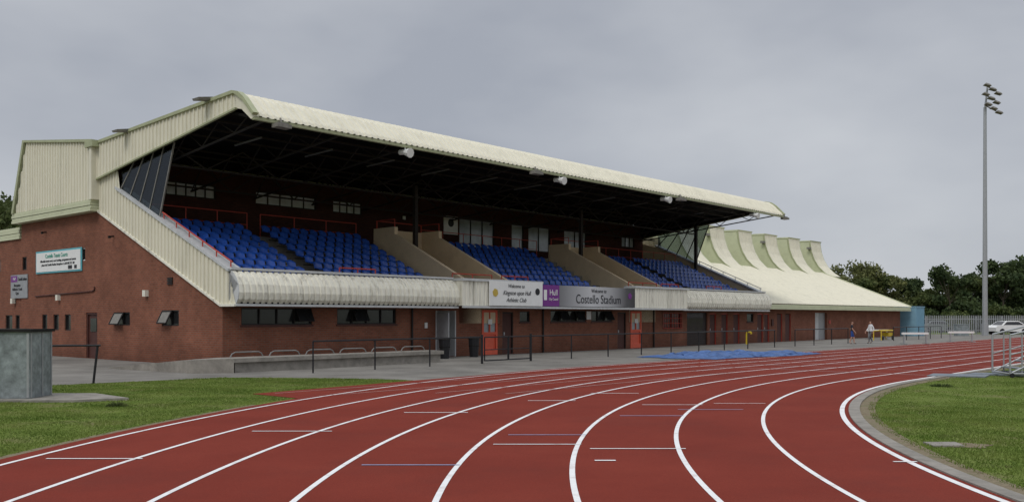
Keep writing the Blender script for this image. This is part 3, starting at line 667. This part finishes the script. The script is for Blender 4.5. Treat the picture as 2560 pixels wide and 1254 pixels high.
B().box(-1.65,1.57,-.55,.55,1.521,1.585).obj('lid',M['steel_d'],c)
b=B()
for x in(-1.59,-.6,-.03,.55,1.47): b.box(x-.02,x+.03,-.515,-.501,.08,1.5)
for y in(-.48,.02,.44): b.box(1.521,1.535,y,y+.04,.08,1.5)
b.obj('seams',M['gal2'],c)
B().box(.42,.5,-.54,-.516,.7,.86).box(-.2,-.12,-.54,-.516,.7,.86).obj('handles',M['steel_d'],c)
B().prism_z([(-3,-.95),(2.6,-.85),(3.6,-.3),(2.3,1.0),(-3,1.0)],0,.055).obj('concrete_slab',M['conc'],c)
def tuft(name,x,y,r,h,n,m):
    b=B()
    for i in range(n):
        a=random.uniform(0,6.28); rr=r*math.sqrt(random.random()); px,py=x+math.cos(a)*rr,y+math.sin(a)*rr
        t=random.uniform(0,6.28); w_=.02; hh=h*random.uniform(.4,1)*(1.2-rr/r); b.add([(px-math.cos(t)*w_,py-math.sin(t)*w_,0),(px+math.cos(t)*w_,py+math.sin(t)*w_,0),(px+math.cos(a)*hh*.6,py+math.sin(a)*hh*.6,hh)],[(0,1,2)])
    b.obj(name,M[m])
tuft('weed_plant',-8.2,19.1,.22,.14,260,'leaf3'); tuft('weed_plant',11.5,24.6,.35,.12,200,'leaf3')
def bin_(u,v):
    e=empty('litter_bin',W3(u,v,0)); B().tube((0,0,0),(0,0,.85),.2,12,.26).obj('body',M['black'],e)
    B().tube((0,0,.85),(0,0,.95),.28,12,.2).tube((0,0,.5),(0,0,.54),.25,12).obj('lid',M['steel_d'],e)
bin_(12.4,-1.0); bin_(10.3,-1.2)
e=empty('gas_pipe',W3(39.0,-1.2,0)); B().path([(0,0,0),(0,0,.75),(.12,0,.85),(.3,0,.82),(.3,0,.7)],.07,8).obj('pipe',M['yellow'],e)
n=40; mm=26; b=B(); C=[(5.6,42.0),(8.6,39.6),(15.4,45.9),(11.0,46.8)]
vs=[]
for i in range(n+1):
    for j in range(mm+1):
        s,t=i/n,j/mm; x=(C[0][0]*(1-s)+C[3][0]*s)*(1-t)+(C[1][0]*(1-s)+C[2][0]*s)*t; y=(C[0][1]*(1-s)+C[3][1]*s)*(1-t)+(C[1][1]*(1-s)+C[2][1]*s)*t
        ed=min(s,1-s,t,1-t)*8; z=.03+min(1,ed)*(.10+.10*math.sin(x*2.3+y)*math.cos(y*2.9-x)+random.uniform(-.06,.08))
        vs.append((x+random.uniform(-.06,.06)+.35*math.sin(t*9),y+random.uniform(-.06,.06)+.3*math.sin(s*7),max(.02,z)))
fs=[(i*(mm+1)+j,(i+1)*(mm+1)+j,(i+1)*(mm+1)+j+1,i*(mm+1)+j+1) for i in range(n) for j in range(mm)]
b.add(vs,fs); b.obj('tarpaulin',M['tarp'])
def barrier(x,y,rz_,name='steeplechase_barrier'):
    e=empty(name,(x,y,0),rz_); B().box(-.95,.95,-.06,.06,.66,.8).obj('beam',M['white'],e)
    b=B()
    for s in(-.8,.8): b.box(s-.04,s+.04,-.04,.04,.06,.66).box(s-.04,s+.04,-.45,.45,0,.06)
    b.obj('legs',M['gal2'],e)
barrier(27.6,63,.1); barrier(33.2,68,.0); barrier(31.0,78,.1)
e=empty('finish_gantry',(16.6,28.6,0),math.radians(-4)); b=B()
for y in(-.6,.6):
    b.path([(-1.35,y,.12),(2.2,y,.12)],.035); b.path([(-1.35,y,.12),(-1.35,y,1.3),(2.2,y,2.2)],.03); b.path([(-1.35,y,.7),(2.2,y,1.6)],.022)
    for x in(-1.0,-.3,.4,1.1,1.8): b.tube((x,y,.12),(x,y,1.35+(x+1)*.26),.022)
    b.tube((-1.3,y,.15),(.8,y,1.2),.03)
for x in(-1.35,2.2): b.tube((x,-.6,.12),(x,.6,.12),.03)
b.obj('frame',M['gal2'],e); b=B()
for i in range(6): b.box(-1.1+i*.42,-.75+i*.42,-.58,.58,.25+i*.2,.29+i*.2)
b.obj('steps',M['galv'],e)
B().tube((-1.3,-.65,.07),(-1.3,-.6,.07),.07,10).tube((1.6,-.65,.07),(1.6,-.6,.07),.07,10).obj('wheels',M['black'],e)
e=empty('floodlight_mast',(47.3,92,0)); b=B().tube((0,0,0),(0,0,22.8),.26,12,.15).tube((0,0,0),(0,0,1.2),.33,12,.33)
b.tube((0,0,22.6),(.25,0,24.9),.1,8); b.obj('pole',M['gal2'],e); b=B()
for k,(z,x) in enumerate(((22.9,.0),(23.9,.1),(24.8,.2))): b.tube((x-.3,-.5,z),(x+1.5,.6,z-.4),.06,6)
b.obj('crossarms',M['lampg'],e); b=B()
for (z,x) in((22.7,.25),(23.7,.0),(24.6,.15)):
    for j in range(3):
        xx=x-.25+j*.72; yy=-.6+j*.35; zz=z+.25-j*.33
        b.add([(xx-.32,yy-.3,zz+.06),(xx+.32,yy-.3,zz-.12),(xx+.36,yy+.3,zz-.16),(xx-.28,yy+.3,zz+.02),(xx-.18,yy-.2,zz+.2),(xx+.24,yy-.2,zz+.06),(xx+.24,yy+.2,zz+.04),(xx-.18,yy+.2,zz+.16)],[(3,2,1,0),(4,5,6,7),(0,1,5,4),(1,2,6,5),(2,3,7,6),(3,0,4,7)])
b.obj('lamp_heads',M['lampg'],e)
e=empty('electrical_cabinet',(44.2,90.5,0)); B().box(-.6,.6,-.3,.3,0,1.1).box(-.64,.64,-.34,.34,1.101,1.16).obj('body',M['galv'],e)
e=empty('palisade_fence'); b=B(); x=39.5; y=100
while x<72:
    b.box(x,x+.09,y,y+.02,.05,1.95); b.add([(x,y,1.95),(x+.09,y,1.95),(x+.045,y,2.08)],[(0,1,2)]); x+=.2
b.box(39.5,72,y+.021,y+.06,.4,.47).box(39.5,72,y+.021,y+.06,1.6,1.67)
for i in range(12): b.box(39.5+i*2.75,39.6+i*2.75,y+.061,y+.16,0,1.95)
b.obj('pales',M['gal2'],e)
def car(x,y,rz_,m):
    e=empty('parked_car',(x,y,0),rz_)
    P=[(-2.1,.35),(-2.15,.75),(-1.9,.95),(-1.35,1.0),(-.75,1.42),(.75,1.45),(1.5,1.0),(2.0,.92),(2.1,.6),(2.05,.3)]
    b=B(); n=len(P)
    L0=[(a,-.85 if z<1.1 else -.68,z) for a,z in P]; L1=[(a,-y_,z) for a,y_,z in L0]
    b.add(L0+L1,[tuple(range(n)),tuple(range(2*n-1,n-1,-1))]+[(i,i+n,(i+1)%n+n,(i+1)%n) for i in range(n)]); b.obj('body',m,e)
    b=B()
    for s in(-1,1): b.add([(-1.2,s*.86,1.02),(1.3,s*.86,1.02),(.7,s*.74,1.37),(-.7,s*.74,1.36)],[(0,1,2,3)])
    b.add([(-1.36,-.7,1.03),(-1.36,.7,1.03),(-.8,.6,1.4),(-.8,-.6,1.4)],[(0,1,2,3)]); b.obj('windows',M['glassd'],e)
    b=B()
    for a in(-1.35,1.3):
        for s in(-.88,.68): b.tube((a,s,.32),(a,s+.2,.32),.32,14)
    b.obj('wheels',M['black'],e)
car(52.8,98,.2,M['white']); car(50.5,110,.1,M['galv']); car(61,106,.1,M['grey'])
e=empty('hurdle_trolley',W3(57.5,-4.2,0),ANG); b=B()
b.path([(-1.5,0,0),(-1.5,0,.75),(1.3,0,.75),(1.3,0,0)],.04); b.path([(-1.5,.6,0),(-1.5,.6,.75),(1.3,.6,.75),(1.3,.6,0)],.04)
b.box(-.4,1.3,0,.6,.76,.82).box(.3,1.2,.05,.55,.3,.6); b.obj('frame',M['yellow'],e)
B().tube((1.0,-.08,.18),(1.0,.0,.18),.18,12).tube((-1.2,-.08,.18),(-1.2,.0,.18),.18,12).obj('wheels',M['black'],e)

# ================================================================ PEOPLE
def person(name,loc,rz_,h,walk,mats,sleeve_z,waist_z,hem_z,hair):
    s=h/1.72
    J={'pel':(0,0,.93,.125),'sp':(0.0,0,1.12,.12),'ch':(.01,0,1.32,.145),'nb':(.0,0,1.46,.07),'nk':(.015,0,1.52,.052),'hd':(.03,0,1.60,.08),'ht':(.02,0,1.68,.07)}
    E=[('pel','sp'),('sp','ch'),('ch','nb'),('nb','nk'),('nk','hd'),('hd','ht')]
    for sd,sg in(('l',1),('r',-1)):
        f=walk*sg
        J['sh'+sd]=(0,.17*sg,1.42,.062); J['el'+sd]=(-.04-.12*f,.235*sg,1.15,.045); J['wr'+sd]=(.08-.22*f,.24*sg,.93,.03); J['ha'+sd]=(.11-.24*f,.235*sg,.87,.034)
        J['hi'+sd]=(0,.09*sg,.87,.095); J['kn'+sd]=(.06+.14*f,.1*sg,.50,.062); J['an'+sd]=(.0+.27*f,.1*sg,.09+(.06 if f<0 else 0),.04); J['to'+sd]=(.16+.27*f,.12*sg,.035,.035)
        E+=[('ch','sh'+sd),('sh'+sd,'el'+sd),('el'+sd,'wr'+sd),('wr'+sd,'ha'+sd),('pel','hi'+sd),('hi'+sd,'kn'+sd),('kn'+sd,'an'+sd),('an'+sd,'to'+sd)]
    ks=list(J); me=bpy.data.meshes.new(name); me.from_pydata([J[k][:3] for k in ks],[(ks.index(a),ks.index(b)) for a,b in E],[])
    o=bpy.data.objects.new('tmp',me); COL.objects.link(o)
    o.modifiers.new('s','SKIN')
    for i,k in enumerate(ks): me.skin_vertices[0].data[i].radius=(J[k][3],J[k][3]*(1.0 if k not in('ch','sp') else 1.15)); me.skin_vertices[0].data[i].use_root=(k=='pel')
    o.modifiers.new('u','SUBSURF').levels=2
    dg=bpy.context.evaluated_depsgraph_get(); me2=bpy.data.meshes.new_from_object(o.evaluated_get(dg)); bpy.data.objects.remove(o)
    e=empty(name,loc,rz_); e.scale=(s,s,s)
    bo=bpy.data.objects.new('body',me2); COL.objects.link(bo); bo.parent=e
    me2.materials.clear()
    for m_ in(M['skin'],mats[0],mats[1],M['shoe'],hair): me2.materials.append(m_)
    for p in me2.polygons:
        c=p.center; z=c.z; p.use_smooth=True
        arm=abs(c.y)>.165 and z>.8
        if z<.085: k=3
        elif arm: k=1 if z>sleeve_z else 0
        elif z<waist_z: k=2 if z>hem_z else 0
        elif z<1.47: k=1
        elif z>1.665 or (z>1.57 and c.x<-.015): k=4
        else: k=0
        p.material_index=k
    b=B()
    for sd,sg in(('l',1),('r',-1)):
        x,y,z,_=J['ha'+sd]
        for i in range(4):
            l=(.05,.06,.055,.04)[i]; p0=(x-.03+i*.02,y,z-.02); p1=(p0[0]+.008,y-.008*sg,z-.02-l); p2=(p1[0]-.005,y-.03*sg,p1[2]-.03)
            b.path([p0,p1,p2],.009,5)
        b.path([(x+.02,y,z+.02),(x+.05,y-.02*sg,z-.02),(x+.05,y-.03*sg,z-.05)],.01,5)
    b.tube((.10,0,1.62),(.135,0,1.585),.012,5,.018)
    for sg in(-1,1): b.tube((.03,.078*sg,1.62),(.03,.095*sg,1.61),.025,6,.02)
    b.obj('hands_nose_ears',M['skin'],e)
    b=B()
    for sg in(-1,1): b.tube((.10,.03*sg,1.635),(.113,.03*sg,1.635),.012,6)
    b.tube((.1,-.025,1.555),(.1,.025,1.555),.007,5); b.obj('eyes_mouth',M['brown'],e)
person('elderly_man',(25.1,64.4,0.01),math.radians(190),1.56,.75,(M['shirtw'],M['trg']),1.0,.95,.1,M['hair'])
person('young_man',(23.2,62.8,0.01),math.radians(-20),1.55,.6,(M['shirtd'],M['shortb']),1.22,.98,.55,M['haird'])

# ================================================================ TREES
def tree_mesh(name,H,Wd,nl,lm,ls,seed,low=.12,nc=26,conif=False):
    r=np.random.default_rng(seed); rd=random.Random(seed); b=B()
    b.tube((0,0,0),(0,0,H*.45),.035*H*.6,7,.02*H*.6)
    if conif: b.tube((0,0,H*.45),(0,0,H),.02*H*.6,6,.02)
    cl=[]
    for i in range(nc):
        a=rd.uniform(0,6.28); hz=rd.uniform(low,.93)*H
        prof=(1-hz/H)*1.1 if conif else math.sin(min(1,max(.05,(hz/H-low*.5)))**.8*math.pi)**.55
        rr=Wd*.5*prof*rd.uniform(.3,1.05); p=(math.cos(a)*rr,math.sin(a)*rr,hz); cl.append((p,rd.uniform(.08,.17)*Wd*(prof*.7+.3 if conif else 1)))
        if i%2==0: b.tube((0,0,min(hz*.7,H*.43)),p,.012*H*.5,5,.004*H)
    nt=len(b.f)
    per=nl//len(cl); V=[]
    for p,rad in cl:
        d=r.normal(size=(per,3)); d/=np.linalg.norm(d,axis=1)[:,None]; q=np.array(p)+d*(rad*r.uniform(.35,1.25,per)[:,None])*np.array([1,1,.75])
        q=q[q[:,2]>.1]; m=len(q)
        t1=r.normal(size=(m,3)); t1/=np.linalg.norm(t1,axis=1)[:,None]; t2=np.cross(t1,r.normal(size=(m,3))); t2/=np.linalg.norm(t2,axis=1)[:,None]
        s_=ls*r.uniform(.6,1.3,m)[:,None]
        V.append(np.stack([q-t1*s_,q+t2*s_*.6,q+t1*s_,q-t2*s_*.6],1))
    V=np.concatenate(V).reshape(-1,3); nf=len(V)//4; o=len(b.v)
    vs=b.v+V.tolist(); fs=b.f+[(o+4*i,o+4*i+1,o+4*i+2,o+4*i+3) for i in range(nf)]
    me=bpy.data.meshes.new(name); me.from_pydata(vs,[],fs); me.materials.append(M['bark']); me.materials.append(lm)
    mi=[0]*nt+[1]*nf; me.polygons.foreach_set('material_index',mi); me.update(); return me
TM={'d':[tree_mesh('d%d'%i,8,6.5,4200,M['leaf2'],.22,i+3,nc=22) for i in range(3)],
    'm':[tree_mesh('m%d'%i,8,7,4200,M['leaf3'],.22,i+13,nc=20) for i in range(2)],
    'o':[tree_mesh('o%d'%i,8,8,4800,M['leaf1'],.20,i+30,nc=24) for i in range(2)],
    'c':[tree_mesh('c',8,3,2200,M['leaf2'],.16,77,nc=30,conif=True)]}
D=empty('distant_trees')
def put(me,x,y,s,rz_,sz=1,parent=D,name='tree'):
    o=bpy.data.objects.new(name,me); COL.objects.link(o); o.location=(x,y,0); o.scale=(s,s,s*sz); o.rotation_euler=(0,0,rz_)
    if parent: o.parent=parent
    return o
at=lambda px,Y:(px-1280)/2300*Y
rt_=random.Random(12)
for i,(px,Y,hh,k) in enumerate(((2040,128,6.4,'o'),(2085,125,8.4,'o'),(2104,132,10.2,'c'),(2130,128,8.9,'o'),(2158,124,7.8,'m'),(2185,126,8.3,'o'),(2215,124,6.6,'o'),(2238,131,6.0,'m'),
    (2262,128,7.3,'d'),(2292,124,6.2,'m'),(2318,130,7.6,'d'),(2345,126,6.5,'m'),(2375,122,8.5,'d'),(2402,128,8.0,'d'),(2428,124,6.9,'m'),(2455,130,8.3,'d'),(2482,126,7.2,'m'),(2508,121,9.2,'d'),(2533,128,8.6,'m'),(2560,125,9.9,'d'),(2600,122,9,'d'),(2640,124,9.5,'m'),(2690,124,9,'d'),
    (2280,140,6.6,'d'),(2390,140,7.4,'m'),(2450,142,7.4,'d'),(2540,140,8.2,'d'),(2140,140,8.0,'m'),(2190,141,7.0,'d'))):
    L_=TM[k]; s=hh/7.6; put(L_[i%len(L_)],at(px,Y),Y,s*rt_.uniform(.85,1.05),i*1.9,rt_.uniform(.97,1.12))
hd=[tree_mesh('h%d'%i,3.2,6,2000,M['leaf2' if i else 'leaf3'],.2,i+60,low=.02) for i in range(2)]
for i in range(26): put(hd[i%2],38+i*2.6,112+random.uniform(-2,2),random.uniform(.7,1.2),i*1.3,name='hedge')
t=tree_mesh('lt',8,8,10000,M['leaf3'],.14,99,nc=34)
put(t,-40.0,74,1.46,.4,parent=None,name='broadleaf_tree'); put(t,-46,80,1.55,2.4,parent=None,name='broadleaf_tree')

# ================================================================ LIGHT / SKY / CAMERA
el=math.radians(48); az=math.radians(205)
sd=Vector((math.sin(az)*math.cos(el),math.cos(az)*math.cos(el),math.sin(el)))
ld=bpy.data.lights.new('sun','SUN'); ld.energy=1.1; ld.angle=math.radians(22); ld.color=(1,.96,.90)
lo=bpy.data.objects.new('sun',ld); COL.objects.link(lo); lo.rotation_euler=sd.to_track_quat('Z','Y').to_euler()
wd=bpy.data.worlds.new('World'); scene.world=wd; wd.use_nodes=True; nt=wd.node_tree; N=nt.nodes; L=nt.links
bg=N['Background']; bg.inputs['Strength'].default_value=.1
sk=N.new('ShaderNodeTexSky'); sk.sky_type='NISHITA'; sk.sun_disc=False; sk.sun_elevation=el; sk.sun_rotation=az
tc=N.new('ShaderNodeTexCoord'); sp=N.new('ShaderNodeSeparateXYZ'); L.new(tc.outputs['Generated'],sp.inputs[0])
mp=N.new('ShaderNodeMapping'); mp.inputs['Scale'].default_value=(1,1,2.2); mp.inputs['Location'].default_value=(.9,.2,.4); L.new(tc.outputs['Generated'],mp.inputs['Vector'])
no=N.new('ShaderNodeTexNoise'); no.inputs['Scale'].default_value=1.7; no.inputs['Detail'].default_value=5; no.inputs['Roughness'].default_value=.5; L.new(mp.outputs[0],no.inputs['Vector'])
cr=N.new('ShaderNodeValToRGB'); e=cr.color_ramp.elements; e[0].position=.35; e[0].color=(.37,.395,.45,1); e[1].position=.64; e[1].color=(.58,.60,.635,1)
L.new(no.outputs['Fac'],cr.inputs['Fac'])
mr=N.new('ShaderNodeMapRange'); mr.inputs['From Min'].default_value=.36; mr.inputs['From Max'].default_value=.95; mr.inputs['To Min'].default_value=10.0; mr.inputs['To Max'].default_value=26
L.new(sp.outputs[2],mr.inputs['Value'])
vm=N.new('ShaderNodeVectorMath'); vm.operation='SCALE'; L.new(cr.outputs['Color'],vm.inputs[0]); L.new(mr.outputs[0],vm.inputs['Scale'])
mx=N.new('ShaderNodeMixRGB'); mx.inputs['Fac'].default_value=.95; L.new(sk.outputs[0],mx.inputs['Color1']); L.new(vm.outputs[0],mx.inputs['Color2']); L.new(mx.outputs[0],bg.inputs['Color'])
cam=bpy.data.cameras.new('camera'); co=bpy.data.objects.new('camera',cam); COL.objects.link(co); scene.camera=co
co.location=(0,0,1.85); co.rotation_euler=(math.pi/2,0,0); cam.sensor_width=36; cam.lens=36*2300/2560; cam.shift_y=165/2560; cam.clip_end=4000
